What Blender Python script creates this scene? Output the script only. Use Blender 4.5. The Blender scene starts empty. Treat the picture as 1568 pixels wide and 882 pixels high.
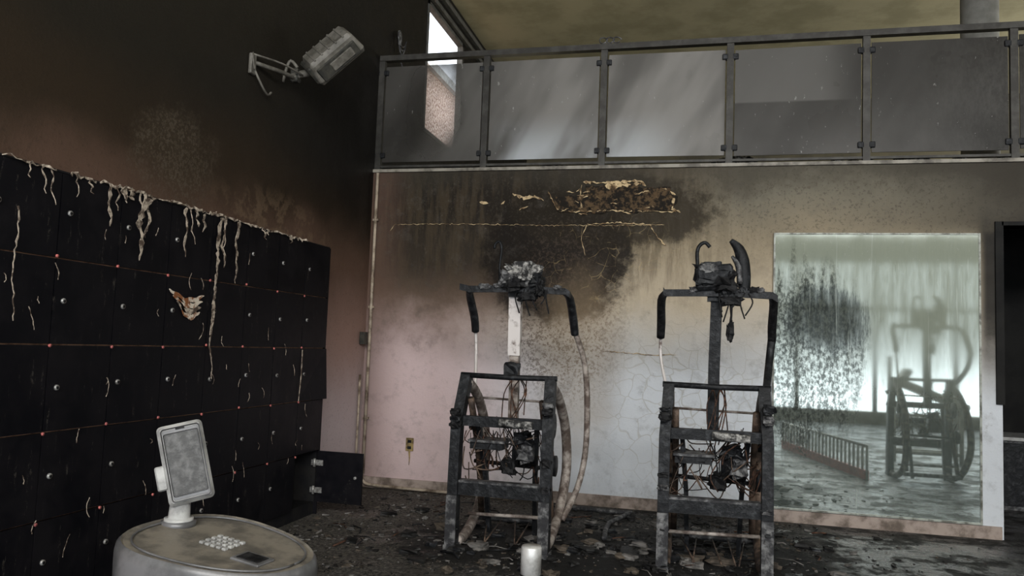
import bpy, math, random
from mathutils import Vector, Matrix, noise as mnoise

scene = bpy.context.scene
try:
    scene.view_settings.view_transform = 'Standard'
    scene.view_settings.look = 'None'
    scene.view_settings.gamma = .94
    scene.view_settings.exposure = .04
except Exception:
    pass

# ------------------------------------------------------------------ materials
class Mat:
    def __init__(s, name):
        s.m = bpy.data.materials.new(name); s.m.use_nodes = True
        s.nt = s.m.node_tree; s.nt.nodes.clear()
        s.out = s.nt.nodes.new('ShaderNodeOutputMaterial')
        s.tc = s.nt.nodes.new('ShaderNodeTexCoord')
        sp = s.nt.nodes.new('ShaderNodeSeparateXYZ')
        s.co = s.tc.outputs['Object']
        s.nt.links.new(s.co, sp.inputs[0])
        s.x, s.y, s.z = sp.outputs
    def put(s, sock, v):
        if isinstance(v, bpy.types.NodeSocket): s.nt.links.new(v, sock)
        elif isinstance(v, tuple) and sock.type == 'RGBA': sock.default_value = (v[0], v[1], v[2], 1)
        else: sock.default_value = v
    def ma(s, op, a, b=0.0, clamp=False):
        n = s.nt.nodes.new('ShaderNodeMath'); n.operation = op; n.use_clamp = clamp
        s.put(n.inputs[0], a); s.put(n.inputs[1], b); return n.outputs[0]
    def noise(s, scale, detail=5, rough=.6, vec=None, dist=0.0, stretch=None, off=0.0):
        n = s.nt.nodes.new('ShaderNodeTexNoise')
        v = vec or s.co
        if stretch or off:
            mp = s.nt.nodes.new('ShaderNodeMapping'); s.nt.links.new(v, mp.inputs[0])
            if stretch: mp.inputs['Scale'].default_value = stretch
            mp.inputs['Location'].default_value = (off, off, off)
            v = mp.outputs[0]
        s.nt.links.new(v, n.inputs['Vector'])
        n.inputs['Scale'].default_value = scale; n.inputs['Detail'].default_value = detail
        n.inputs['Roughness'].default_value = rough; n.inputs['Distortion'].default_value = dist
        return n.outputs[0]
    def voro(s, scale, feature='DISTANCE_TO_EDGE', vec=None):
        n = s.nt.nodes.new('ShaderNodeTexVoronoi'); n.feature = feature
        s.nt.links.new(vec or s.co, n.inputs['Vector']); n.inputs['Scale'].default_value = scale
        return n.outputs['Distance']
    def mr(s, v, a, b, c=0.0, d=1.0, smooth=True):
        if a > b: a, b, c, d = b, a, d, c
        n = s.nt.nodes.new('ShaderNodeMapRange'); n.clamp = True
        n.interpolation_type = 'SMOOTHSTEP' if smooth else 'LINEAR'
        s.put(n.inputs[0], v)
        n.inputs[1].default_value = a; n.inputs[2].default_value = b
        n.inputs[3].default_value = c; n.inputs[4].default_value = d
        return n.outputs[0]
    def mix(s, f, a, b):
        n = s.nt.nodes.new('ShaderNodeMixRGB')
        s.put(n.inputs[0], f); s.put(n.inputs[1], a); s.put(n.inputs[2], b); return n.outputs[0]
    def blob(s, u, v, u0, v0, su, sv, warp=None, w=0.0):
        a = s.ma('DIVIDE', s.ma('SUBTRACT', u, u0), su); a = s.ma('MULTIPLY', a, a)
        b = s.ma('DIVIDE', s.ma('SUBTRACT', v, v0), sv); b = s.ma('MULTIPLY', b, b)
        d = s.ma('ADD', a, b)
        if warp is not None:
            d = s.ma('ADD', d, s.ma('MULTIPLY', s.ma('SUBTRACT', warp, .5), w))
        return s.mr(d, 0, 1, 1, 0)
    def mul(s, a, b): return s.ma('MULTIPLY', a, b)
    def done(s, color, rough=.7, metal=0.0, bump=None, bstr=.3, bdist=.01, spec=.5, **kw):
        b = s.nt.nodes.new('ShaderNodeBsdfPrincipled')
        s.put(b.inputs['Base Color'], color); s.put(b.inputs['Roughness'], rough)
        s.put(b.inputs['Metallic'], metal); s.put(b.inputs['Specular IOR Level'], spec)
        for k, v in kw.items(): s.put(b.inputs[k.replace('_', ' ')], v)
        if bump is not None:
            bn = s.nt.nodes.new('ShaderNodeBump'); bn.inputs['Strength'].default_value = bstr
            bn.inputs['Distance'].default_value = bdist
            s.nt.links.new(bump, bn.inputs['Height']); s.nt.links.new(bn.outputs[0], b.inputs['Normal'])
        s.bsdf = b
        s.nt.links.new(b.outputs[0], s.out.inputs[0]); return s.m

def simple(name, c1, c2, scale=12, rough=.6, metal=0.0, bstr=.25, lo=.4, hi=.65, bdist=.01, spec=.3, det=6):
    m = Mat(name); n = m.noise(scale, det, .65)
    return m.done(m.mix(m.mr(n, lo, hi), c1, c2), rough, metal, n, bstr, bdist, spec)

# back wall -------------------------------------------------
m = Mat('sooty_plaster_back'); x, z = m.x, m.z
nb = m.noise(1.6, 6, .6); nm = m.noise(7, 6, .7); nf = m.noise(45, 5, .7); nv = m.noise(5, 5, .7, stretch=(2.5, 1, .35))
zz = m.ma('ADD', z, m.mul(m.ma('SUBTRACT', nb, .5), .45))
zf = m.ma('ADD', zz, m.mul(m.ma('SUBTRACT', nm, .5), .25))
low = m.mix(m.mr(x, -2.3, -.9), (.63, .50, .50), (.64, .67, .71))
cream = m.mul(m.mr(zz, .95, 1.8), m.mr(x, -2.6, -1.2))
col = m.mix(cream, low, (.48, .41, .31))
cream2 = m.mul(m.mr(zz, 1.75, 2.3), m.mr(x, -1.6, -.8))
col = m.mix(m.mul(cream2, .78), col, (.27, .22, .145))
col = m.mix(m.mul(m.mr(zf, 1.05, 1.8), m.mr(x, -.9, -1.9)), col, (.185, .13, .10))
col = m.mix(m.mul(m.mr(zf, 1.45, 2.15), m.mr(x, -.6, -1.5)), col, (.038, .030, .022))
rightup = m.mul(m.mr(zz, 2.0, 2.7), m.mr(x, -.5, .4))
col = m.mix(rightup, col, (.175, .16, .125))
topdark = m.mul(m.mr(zf, 2.15, 2.5), m.mr(x, .3, -1.1))
col = m.mix(m.mul(topdark, .95), col, (.020, .016, .012))
wash = m.mul(m.mul(m.mr(nv, .42, .6), m.mr(zz, 1.5, 2.2)), m.mr(x, .8, -.6))
col = m.mix(m.mul(wash, .55), col, (.08, .06, .037))
pl = m.blob(x, z, -1.22, 2.10, .82, .74, nm, 1.0)
col = m.mix(m.mul(m.mr(pl, .0, .6), .96), col, (.013, .010, .008))
pl2 = m.blob(x, z, -.75, 2.5, 1.1, .40, nm, 1.2)
col = m.mix(m.mul(m.mr(pl2, 0, .6), .85), col, (.022, .017, .011))
pl3 = m.mul(m.blob(x, z, -1.15, 1.55, .68, .95, nm, 1.0), m.mr(nf, .46, .6))
col = m.mix(m.mul(pl3, .75), col, (.07, .05, .038))
pl4 = m.mul(m.blob(x, z, -1.0, 1.2, .5, .9, nb, 1.0), .5)
col = m.mix(pl4, col, (.32, .24, .155))
tz = m.mul(m.mr(zf, 2.55, 2.86), .7); col = m.mix(tz, col, (.045, .040, .031))
edge = m.mul(m.mr(x, -2.5, -2.95), .6)
col = m.mix(edge, col, (.14, .085, .065))
sp = m.mul(m.mr(nf, .54, .62), m.mr(z, 1.9, 2.5))
col = m.mix(m.mul(sp, .45), col, (.06, .052, .04))
fr = m.mul(m.mr(nf, .60, .66), m.mr(nm, .5, .62))
col = m.mix(m.mul(fr, .35), col, (.16, .13, .1))
col = m.mix(m.mul(m.mr(nm, .5, .7), .22), col, (.12, .11, .10))
js = m.mul(m.mul(m.mr(x, 2.04, 2.14), m.mr(zf, .9, 1.7)), m.mr(zf, 2.6, 2.3))
col = m.mix(m.mul(js, .95), col, (.02, .02, .02))
col = m.mix(m.mul(m.mul(m.mr(x, .9, 2.8), m.mr(z, 2.2, 2.4)), .95), col, (.045, .040, .033))
wv = m.nt.nodes.new('ShaderNodeVectorMath'); wv.operation = 'ADD'
m.nt.links.new(m.co, wv.inputs[0])
nn = m.nt.nodes.new('ShaderNodeTexNoise'); nn.inputs['Scale'].default_value = 3
sc = m.nt.nodes.new('ShaderNodeVectorMath'); sc.operation = 'SCALE'; sc.inputs['Scale'].default_value = .25
m.nt.links.new(m.co, nn.inputs['Vector']); m.nt.links.new(nn.outputs['Color'], sc.inputs[0]); m.nt.links.new(sc.outputs[0], wv.inputs[1])
vc = m.voro(7, vec=wv.outputs[0])
crk = m.mul(m.mr(vc, .0, .04, 1, 0), m.blob(x, z, -.1, .85, .9, .95, nm, .8))
col = m.mix(m.mul(crk, .45), col, (.36, .33, .27))
vc2 = m.voro(9, vec=wv.outputs[0])
crk2 = m.mul(m.mr(vc2, .0, .025, 1, 0), m.mul(m.mr(nm, .45, .6), m.blob(x, z, -.7, 2.0, .9, .6, nm, .8)))
col = m.mix(m.mul(crk2, .55), col, (.42, .32, .17))
bh = m.ma('ADD', m.mul(nf, .5), m.ma('ADD', nm, m.mul(crk, -.3)))
MAT_BACK = m.done(col, m.mr(nm, .3, .7, .55, .75), 0, bh, .25, .02, .12)

# left wall -------------------------------------------------
m = Mat('sooty_plaster_left'); y, z = m.y, m.z
nb = m.noise(1.4, 5, .6); nm = m.noise(6, 6, .7); nf = m.noise(55, 4, .7)
zz = m.ma('ADD', z, m.mul(m.ma('SUBTRACT', nb, .5), .5))
low = m.mix(m.mr(zz, .5, 1.4), (.50, .43, .44), (.32, .21, .175))
c = m.mix(m.mr(zz, 1.3, 2.0), low, (.13, .08, .058))
c = m.mix(m.mr(zz, 1.95, 2.4), c, (.036, .0245, .015))
c = m.mix(m.mr(zz, 2.35, 2.9), c, (.020, .017, .0125))
c = m.mix(m.mul(m.mr(y, 4.4, 6.2), m.mr(zz, 2.0, 2.7)), c, (.010, .0085, .0072))
pe = m.mul(m.blob(y, z, 5.0, 2.1, 1.2, .32, nm, 2.0), m.mr(nm, .47, .58))
c = m.mix(m.mul(pe, .6), c, (.20, .14, .09))
sheen_paint = m.blob(y, z, 3.86, 2.33, .45, .34, nm, 2.2)  # painted highlight: pale speckles and a smoother finish imitate a sheen
c = m.mix(m.mul(m.mul(sheen_paint, m.mr(nf, .48, .60)), .42), c, (.20, .17, .13)); c = m.mix(m.mul(sheen_paint, .22), c, (.10, .075, .05))
c = m.mix(m.mul(m.mr(nf, .58, .66), .3), c, (.018, .015, .012))
MAT_LEFT = m.done(c, m.ma('SUBTRACT', m.mr(nm, .3, .7, .40, .52), m.mul(sheen_paint, .12)), 0, m.ma('ADD', nf, nm), .25, .012, .24)

# floor -----------------------------------------------------
m = Mat('burnt_wet_floor'); x, y = m.x, m.y
n1 = m.noise(1.3, 6, .65); n2 = m.noise(8, 10, .8, dist=.3); n3 = m.noise(40, 8, .85); n4 = m.noise(3, 8, .75)
c = m.mix(m.mr(n2, .42, .62), (.006, .006, .006), (.055, .053, .050))
ash = m.mul(m.mr(n3, .50, .58), m.mr(n4, .44, .56))
c = m.mix(m.mul(ash, .9), c, (.22, .21, .195))
left = m.blob(x, y, -2.1, 5.6, 1.5, 2.4, n4, 1.2)
c = m.mix(m.mul(left, m.mr(n3, .44, .58, 0, .7)), c, (.19, .17, .145))
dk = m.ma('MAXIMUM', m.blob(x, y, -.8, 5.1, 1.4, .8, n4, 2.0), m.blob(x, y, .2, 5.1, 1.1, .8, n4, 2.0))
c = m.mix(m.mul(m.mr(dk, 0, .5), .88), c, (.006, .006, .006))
wet_sheen = m.mul(m.mr(x, .7, 1.2), m.mr(n4, .42, .58))
c = m.mix(m.mul(wet_sheen, .75), c, (.10, .10, .105))  # reflected sheen of the wet area painted as lighter grey
r = m.mix(m.ma('MAXIMUM', wet_sheen, m.mr(n1, .54, .62)), (.75, .75, .75), (.16, .16, .16))
MAT_FLOOR = m.done(c, r, 0, m.ma('ADD', m.mul(n2, m.ma('SUBTRACT', 1.0, m.mul(wet_sheen, .7))), m.mul(n3, .5)), .55, .025, .33)

MAT_CEIL = simple('smoked_ceiling_paint', (.40, .37, .26), (.30, .28, .19), 1.5, .7, bstr=.05)
MAT_MEZZ = simple('smoked_mezzanine_wall', (.10, .09, .06), (.06, .055, .04), 1.5, .8, bstr=.05)
MAT_MEZF = simple('mezzanine_floor_vinyl', (.42, .39, .31), (.25, .23, .18), 2.5, .6, bstr=.05)
MAT_PLAIN = simple('smoked_wall_paint', (.26, .25, .23), (.15, .145, .13), 1.5, .7, bstr=.05)
MAT_DARKROOM = simple('dark_room_soot', (.008, .008, .008), (.016, .016, .015), 3, .8)
MAT_BASE = simple('scorched_baseboard', (.40, .33, .29), (.14, .11, .09), 6, .6)
MAT_TRIM = simple('slab_edge_trim', (.30, .28, .24), (.10, .09, .075), 5, .5)

# lockers
m = Mat('locker_door_laminate'); n = m.noise(5, 6, .7); ns = m.noise(9, 6, .75, stretch=(1, 3.5, .55)); nf = m.noise(60, 4, .8)
c = m.mix(m.mr(n, .35, .7), (.004, .004, .006), (.010, .009, .011))
c = m.mix(m.mul(m.mul(m.mr(ns, .59, .66), m.mr(nf, .45, .6)), .5), c, (.11, .10, .085))
MAT_LOCK = m.done(c, m.mr(n, .3, .7, .38, .6), 0, n, .1, .01, .14)
MAT_LOCKGAP = simple('locker_carcass_edge', (.62, .36, .22), (.25, .14, .09), 14, .7)
MAT_LOCKIN = simple('locker_interior', (.012, .012, .014), (.022, .021, .02), 6, .7, spec=.15)
MAT_RED = simple('red_lock_indicator', (.55, .17, .15), (.3, .1, .1), 30, .4)
MAT_NICK = simple('nickel_lock', (.40, .40, .39), (.16, .15, .14), 40, .35, .4)
MAT_PEEL = simple('peeled_laminate', (.50, .43, .35), (.09, .065, .05), 26, .7, bstr=.6, lo=.42, hi=.6)
MAT_EMB = simple('scorched_decal', (.70, .62, .52), (.25, .10, .04), 18, .6, lo=.45, hi=.55)

MAT_CHAR = simple('charred_steel', (.012, .013, .015), (.055, .058, .063), 22, .5, .2, .8, .46, .75)
MAT_CHARL = simple('ashy_steel', (.035, .035, .038), (.22, .22, .22), 18, .55, .15, .7, .42, .68)
MAT_BLACK = simple('black_melted_foam', (.006, .006, .007), (.025, .025, .026), 25, .6, 0, .8, spec=.2)
MAT_RUST = simple('scorched_tube', (.13, .10, .085), (.46, .41, .37), 12, .55, .1, .3)
MAT_RUST2 = simple('rusty_tube', (.035, .025, .02), (.17, .12, .09), 14, .6, .1, .4)
MAT_PALE = simple('pale_powdercoat', (.66, .62, .60), (.16, .12, .10), 10, .5, .1, .3, .5, .68)
MAT_WIRE = simple('burnt_wire', (.02, .013, .01), (.14, .07, .045), 30, .6, .1)
MAT_ASH = simple('ash_lump', (.03, .03, .03), (.45, .44, .42), 26, .8, 0, .9, .42, .66)

MAT_RAIL = simple('railing_steel', (.036, .034, .031), (.062, .06, .055), 9, .5, .2)
MAT_FRAMEW = simple('window_frame_paint', (.10, .10, .095), (.06, .06, .055), 8, .5, .1)

# sooty railing glass; light streaks and brighter lit panels painted into its colour
m = Mat('hazed_glass_painted_streaks'); x, z = m.x, m.z
d = m.ma('ADD', m.mul(x, 1.0), m.mul(z, -.45))
comb = m.nt.nodes.new('ShaderNodeCombineXYZ'); m.put(comb.inputs[0], d); m.put(comb.inputs[2], m.mul(z, .4))
st = m.noise(1.9, 3, .5, vec=comb.outputs[0]); n1 = m.noise(1.5, 4, .6); nf = m.noise(25, 5, .75, stretch=(1, 1, .5))
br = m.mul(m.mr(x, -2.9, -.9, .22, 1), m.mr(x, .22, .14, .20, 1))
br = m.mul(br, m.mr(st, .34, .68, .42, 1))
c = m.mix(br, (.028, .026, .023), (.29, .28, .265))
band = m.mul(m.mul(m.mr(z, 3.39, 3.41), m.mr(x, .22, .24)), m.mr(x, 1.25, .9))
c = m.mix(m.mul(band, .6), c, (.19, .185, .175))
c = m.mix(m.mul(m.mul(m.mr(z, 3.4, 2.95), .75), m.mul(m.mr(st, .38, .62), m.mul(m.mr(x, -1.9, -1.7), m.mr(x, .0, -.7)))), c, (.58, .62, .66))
c = m.mix(m.mul(m.mul(m.mr(x, 1.2, 2.6), m.mr(nf, .3, .7)), .6), c, (.018, .017, .015))
c = m.mix(m.mul(m.mr(nf, .66, .70), .5), c, (.5, .5, .48))
b = m.nt.nodes.new('ShaderNodeBsdfPrincipled'); m.put(b.inputs['Base Color'], c)
m.put(b.inputs['Roughness'], m.mr(n1, .3, .7, .25, .45)); m.put(b.inputs['Specular IOR Level'], .18)
tr = m.nt.nodes.new('ShaderNodeBsdfTransparent'); tl = m.nt.nodes.new('ShaderNodeBsdfTranslucent'); m.put(tl.inputs[0], c)
m1 = m.nt.nodes.new('ShaderNodeMixShader'); m1.inputs[0].default_value = .22
m.nt.links.new(b.outputs[0], m1.inputs[1]); m.nt.links.new(tl.outputs[0], m1.inputs[2])
m2 = m.nt.nodes.new('ShaderNodeMixShader')
clear = m.blob(x, z, -2.40, 3.5, .34, .6, n1, 1.0)
m.put(m2.inputs[0], m.ma('ADD', .03, m.mul(clear, .7), True))
m.nt.links.new(m1.outputs[0], m2.inputs[1]); m.nt.links.new(tr.outputs[0], m2.inputs[2])
m.nt.links.new(m2.outputs[0], m.out.inputs[0]); MAT_GLASS = m.m

# mirror
m = Mat('sooty_mirror_glass'); x, z = m.x, m.z
n1 = m.noise(1.8, 5, .6); nv = m.noise(7, 6, .75, stretch=(2.2, 1, .3)); nf = m.noise(38, 5, .8, stretch=(1, 1, .6)); nh = m.noise(9, 4, .7, stretch=(3.6, 1, .10))
haze = m.mix(m.mr(z, .3, 2.0), (.20, .235, .22), (.26, .285, .23))
leftd = m.blob(x, z, .80, 1.30, .62, .95, nv, 1.8)
speck = m.mul(m.mr(leftd, 0, .9), m.mr(nf, .38, .58))
haze = m.mix(m.mul(speck, .88), haze, (.025, .028, .026))
dkb = m.blob(x, z, .98, 1.60, .40, .34, nv, 1.6)
haze = m.mix(m.mul(m.mr(dkb, 0, .6), .75), haze, (.02, .024, .022))
haze = m.mix(m.mul(m.mr(nh, .62, .68), .45), haze, (.45, .49, .44))
haze = m.mix(m.mul(m.mul(m.mr(nf, .60, .68), m.mr(z, 1.6, 2.3)), .4), haze, (.5, .52, .48))
df = m.nt.nodes.new('ShaderNodeBsdfDiffuse'); m.put(df.inputs[0], haze)
gl = m.nt.nodes.new('ShaderNodeBsdfGlossy'); m.put(gl.inputs[0], (.72, .79, .75)); m.put(gl.inputs['Roughness'], m.mr(z, .9, 1.5, .025, .06))
ms = m.nt.nodes.new('ShaderNodeMixShader')
fac = m.ma('ADD', m.mr(z, 1.6, .8, .08, .60), m.mul(m.ma('SUBTRACT', nv, .5), .35), True)
fac = m.mul(fac, m.ma('SUBTRACT', 1.0, m.mul(m.ma('MAXIMUM', speck, dkb), .8)))
m.put(ms.inputs[0], fac)
m.nt.links.new(df.outputs[0], ms.inputs[1]); m.nt.links.new(gl.outputs[0], ms.inputs[2]); m.nt.links.new(ms.outputs[0], m.out.inputs[0])
MAT_MIRROR = m.m
MAT_MEDGE = simple('mirror_edge', (.40, .42, .38), (.12, .12, .1), 10, .4)

MAT_KBODY = simple('kiosk_plastic', (.16, .16, .165), (.09, .09, .092), 7, .30, .1, .08, spec=.45)
MAT_KTOP = simple('ash_dusted_plastic', (.20, .18, .15), (.10, .092, .08), 11, .5, 0, .3)
MAT_KLIGHT = simple('kiosk_light_plastic', (.42, .42, .41), (.24, .24, .235), 12, .4)
MAT_KSCREEN = simple('dusty_screen', (.055, .055, .055), (.12, .12, .12), 40, .4)
MAT_CHROME = simple('brushed_bollard', (.55, .55, .54), (.28, .275, .26), 14, .35, .4, .1)
MAT_SPK = simple('smoked_speaker_shell', (.18, .17, .15), (.09, .085, .072), 12, .5, 0, .4)
MAT_SPKD = simple('speaker_dark', (.03, .03, .027), (.07, .067, .055), 14, .6, 0, .4)
MAT_WHITE = simple('white_paint', (.6, .6, .58), (.4, .4, .38), 9, .5)
MAT_COLM = simple('smoked_column_paint', (.20, .20, .19), (.13, .13, .12), 3, .6)
MAT_REDP = simple('red_paint', (.55, .1, .07), (.35, .06, .05), 9, .5)
MAT_YEL = simple('yellowed_plate', (.40, .30, .13), (.14, .1, .05), 20, .5)
MAT_COND = simple('cream_conduit', (.45, .38, .30), (.12, .09, .065), 8, .5)
MAT_STUC = simple('stucco', (.85, .68, .58), (.36, .22, .16), 26, .9, lo=.42, hi=.58)
MAT_ORANGE = simple('scorched_board', (.10, .065, .034), (.012, .009, .006), 22, .8, 0, 1.0, .40, .54)
MAT_FLAP = simple('peeling_paint', (.58, .45, .27), (.16, .10, .05), 20, .7, 0, .4, .42, .62)
MAT_FA = simple('ash_flake', (.20, .19, .18), (.07, .067, .063), 12, .8)
MAT_FB = simple('char_flake', (.007, .007, .007), (.025, .024, .023), 12, .6)
MAT_FC = simple('brown_flake', (.11, .09, .07), (.045, .038, .032), 12, .8)

# ------------------------------------------------------------------ mesh builder
class B:
    def __init__(s, name): s.name = name; s.v = []; s.f = []; s.mi = []; s.mats = []; s.sm = []
    def mat(s, m):
        if m not in s.mats: s.mats.append(m)
        return s.mats.index(m)
    def add(s, vs, fs, m, smooth=False):
        o = len(s.v); s.v += [tuple(p) for p in vs]; k = s.mat(m)
        for f in fs: s.f.append([i + o for i in f]); s.mi.append(k); s.sm.append(smooth)
    def box(s, a, b, m):
        x0, y0, z0 = a; x1, y1, z1 = b
        vs = [(x0,y0,z0),(x1,y0,z0),(x1,y1,z0),(x0,y1,z0),(x0,y0,z1),(x1,y0,z1),(x1,y1,z1),(x0,y1,z1)]
        s.add(vs, [(0,3,2,1),(4,5,6,7),(0,1,5,4),(1,2,6,5),(2,3,7,6),(3,0,4,7)], m)
    def obox(s, c, ax, ay, az, hx, hy, hz, m, bev=0.0, taper=1.0):
        c = Vector(c); ax = Vector(ax).normalized()*hx; ay = Vector(ay).normalized()*hy; az = Vector(az).normalized()*hz
        if bev <= 0:
            vs = []
            for k in (-1, 1):
                t = 1 if k < 0 else taper
                for i, j in ((-1,-1),(1,-1),(1,1),(-1,1)): vs.append(c+ax*i*t+ay*j*t+az*k)
            s.add(vs, [(0,3,2,1),(4,5,6,7),(0,1,5,4),(1,2,6,5),(2,3,7,6),(3,0,4,7)], m); return
        rings = []
        fx = 1-bev/hx; fy = 1-bev/hy; fz = 1-bev/hz
        for k, ins in ((-1, 1), (-fz, 0), (fz, 0), (1, 1)):
            t = 1+(taper-1)*(k+1)/2; ring = []
            for (i, j) in ((-1,-1),(1,-1),(1,1),(-1,1)):
                for q in range(5):
                    a = math.pi/2*q/4
                    base = {(-1,-1):math.pi,(1,-1):-math.pi/2,(1,1):0,(-1,1):math.pi/2}[(i,j)]
                    ca, sa = math.cos(base+a), math.sin(base+a)
                    kk = bev*(0.35 if ins else 1)
                    ring.append(c+(Vector(ax)*(i*fx)+Vector(ay)*(j*fy)+ax.normalized()*ca*kk+ay.normalized()*sa*kk)*t+az*k)
            rings.append(ring)
        n = 20; vs = [p for r in rings for p in r]; fs = []
        for a in range(3):
            for q in range(n): fs.append((a*n+q, a*n+(q+1)%n, (a+1)*n+(q+1)%n, (a+1)*n+q))
        fs.append(tuple(range(n-1, -1, -1))); fs.append(tuple(range(3*n, 4*n)))
        s.add(vs, fs, m)
    def tube(s, pts, r, m, n=8, sub=0, sx=1.0, up=None, smooth=True):
        P = [Vector(p) for p in pts]
        R = r if isinstance(r, (list, tuple)) else [r]*len(P)
        if sub and len(P) > 2:
            Q = []; RR = []
            for i in range(len(P)-1):
                p0 = P[max(i-1,0)]; p1 = P[i]; p2 = P[i+1]; p3 = P[min(i+2,len(P)-1)]
                for k in range(sub):
                    t = k/sub
                    Q.append(.5*((2*p1)+(-p0+p2)*t+(2*p0-5*p1+4*p2-p3)*t*t+(-p0+3*p1-3*p2+p3)*t**3)); RR.append(R[i]*(1-t)+R[i+1]*t)
            Q.append(P[-1]); RR.append(R[-1]); P, R = Q, RR
        vs = []; N = len(P); ref = Vector(up) if up else None; prev = None
        for i, p in enumerate(P):
            t = (P[min(i+1,N-1)]-P[max(i-1,0)])
            t = t.normalized() if t.length > 1e-9 else Vector((0,0,1))
            if prev is None:
                a = ref or (Vector((0,0,1)) if abs(t.z) < .9 else Vector((1,0,0)))
                u = t.cross(a).normalized()
            else: u = (prev - t*prev.dot(t)).normalized()
            prev = u; w = t.cross(u).normalized()
            for k in range(n):
                an = 2*math.pi*(k+.5)/n
                vs.append(p+u*math.cos(an)*R[i]*sx+w*math.sin(an)*R[i])
        fs = []
        for i in range(N-1):
            for k in range(n): fs.append((i*n+k, i*n+(k+1)%n, (i+1)*n+(k+1)%n, (i+1)*n+k))
        fs.append(tuple(range(n-1,-1,-1))); fs.append(tuple(range((N-1)*n, N*n)))
        s.add(vs, fs, m, smooth)
    def beam(s, pts, hw, hd, m, up=(1,0,0)):
        P = [Vector(p) for p in pts]; N = len(P); vs = []; U = Vector(up).normalized()
        for i, p in enumerate(P):
            t = (P[min(i+1,N-1)]-P[max(i-1,0)]).normalized(); w = t.cross(U).normalized()
            for a, b in ((-1,-1),(1,-1),(1,1),(-1,1)): vs.append(p+U*hw*a+w*hd*b)
        fs = [(i*4+k, i*4+(k+1)%4, (i+1)*4+(k+1)%4, (i+1)*4+k) for i in range(N-1) for k in range(4)]
        fs += [(3,2,1,0), tuple(range((N-1)*4, N*4))]
        s.add(vs, fs, m)
    def lump(s, c, sz, seed, m, amp=.35, freq=2.0, seg=14):
        vs = []; fs = []; c = Vector(c); rg = seg//2+2
        for i in range(rg+1):
            th = math.pi*i/rg
            for j in range(seg):
                ph = 2*math.pi*j/seg
                d = Vector((math.sin(th)*math.cos(ph), math.sin(th)*math.sin(ph), math.cos(th)))
                q = Vector([math.copysign(abs(k)**.6, k) for k in d])
                k = 1+amp*mnoise.noise(d*freq+Vector((seed*3.7, seed, -seed)))*1.6
                vs.append(c+Vector((q.x*sz[0], q.y*sz[1], q.z*sz[2]))*k)
        for i in range(rg):
            for j in range(seg): fs.append((i*seg+j, i*seg+(j+1)%seg, (i+1)*seg+(j+1)%seg, (i+1)*seg+j))
        s.add(vs, fs, m)
    def ribbon(s, pts, w, m, nrm, th=.003):
        P = [Vector(p) for p in pts]; N = len(P); vs = []; nrm = Vector(nrm).normalized()
        for i, p in enumerate(P):
            t = (P[min(i+1,N-1)]-P[max(i-1,0)]).normalized(); u = t.cross(nrm).normalized()*w[i]
            vs += [p-u, p+u, p+u+nrm*th, p-u+nrm*th]
        fs = [(i*4+k, i*4+(k+1)%4, (i+1)*4+(k+1)%4, (i+1)*4+k) for i in range(N-1) for k in range(4)]
        fs += [(3,2,1,0), tuple(range((N-1)*4, N*4))]
        s.add(vs, fs, m)
    def make(s, parent=None):
        me = bpy.data.meshes.new(s.name); me.from_pydata(s.v, [], s.f)
        for mm in s.mats: me.materials.append(mm)
        for p, k, sm in zip(me.polygons, s.mi, s.sm): p.material_index = k; p.use_smooth = sm
        me.update()
        import bmesh
        bm = bmesh.new(); bm.from_mesh(me); bmesh.ops.recalc_face_normals(bm, faces=bm.faces); bm.to_mesh(me); bm.free()
        ob = bpy.data.objects.new(s.name, me); scene.collection.objects.link(ob)
        if parent: ob.parent = parent
        return ob

YB = 6.631; XW = -2.953; SL = 2.876; ZC = 5.4; YM = 13.0; XR = 7.0; YF = -4.0; WT = .07

# ------------------------------------------------------------------ room
b = B('floor'); b.box((XW-.2, YF-.2, -.2), (XR+.2, YM+.2, 0), MAT_FLOOR); b.make()
b = B('ceiling'); b.box((XW-.2, YF-.2, ZC), (XR+.2, YM+.2, ZC+.2), MAT_CEIL); b.make()
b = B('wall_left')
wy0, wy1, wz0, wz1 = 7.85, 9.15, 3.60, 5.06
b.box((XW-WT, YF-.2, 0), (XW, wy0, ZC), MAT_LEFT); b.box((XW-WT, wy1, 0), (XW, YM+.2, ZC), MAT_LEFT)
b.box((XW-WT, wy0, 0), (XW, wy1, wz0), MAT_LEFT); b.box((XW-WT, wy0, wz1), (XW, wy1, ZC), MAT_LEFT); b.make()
b = B('wall_back')
DX0, DX1, DZ = 2.235, 3.3, 2.36
b.box((XW, YB, 0), (DX0, YB+.15, SL), MAT_BACK); b.box((DX0, YB, DZ), (DX1, YB+.15, SL), MAT_BACK); b.box((DX1, YB, 0), (XR, YB+.15, SL), MAT_BACK); b.make()
b = B('wall_right')
b.box((XR, YF-.2, 0), (XR+.2, 8.0, ZC), MAT_PLAIN); b.box((XR, 12.2, 0), (XR+.2, YM+.2, ZC), MAT_PLAIN)
b.box((XR, 8.0, 0), (XR+.2, 12.2, 3.3), MAT_PLAIN); b.box((XR, 8.0, 5.2), (XR+.2, 12.2, ZC), MAT_PLAIN); b.make()
b = B('wall_mezzanine_back'); b.box((XW, YM, 0), (XR, YM+.2, ZC), MAT_MEZZ); b.make()
b = B('mezzanine_floor'); b.box((XW, YB+.15, SL-.22), (XR, YM, SL-.02), MAT_MEZF); b.make()
b = B('trim_slab_edge'); b.box((XW, YB-.02, SL-.022), (XR, YB+.15, SL+.006), MAT_TRIM); b.make()
b = B('wall_doorway_room')
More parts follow.
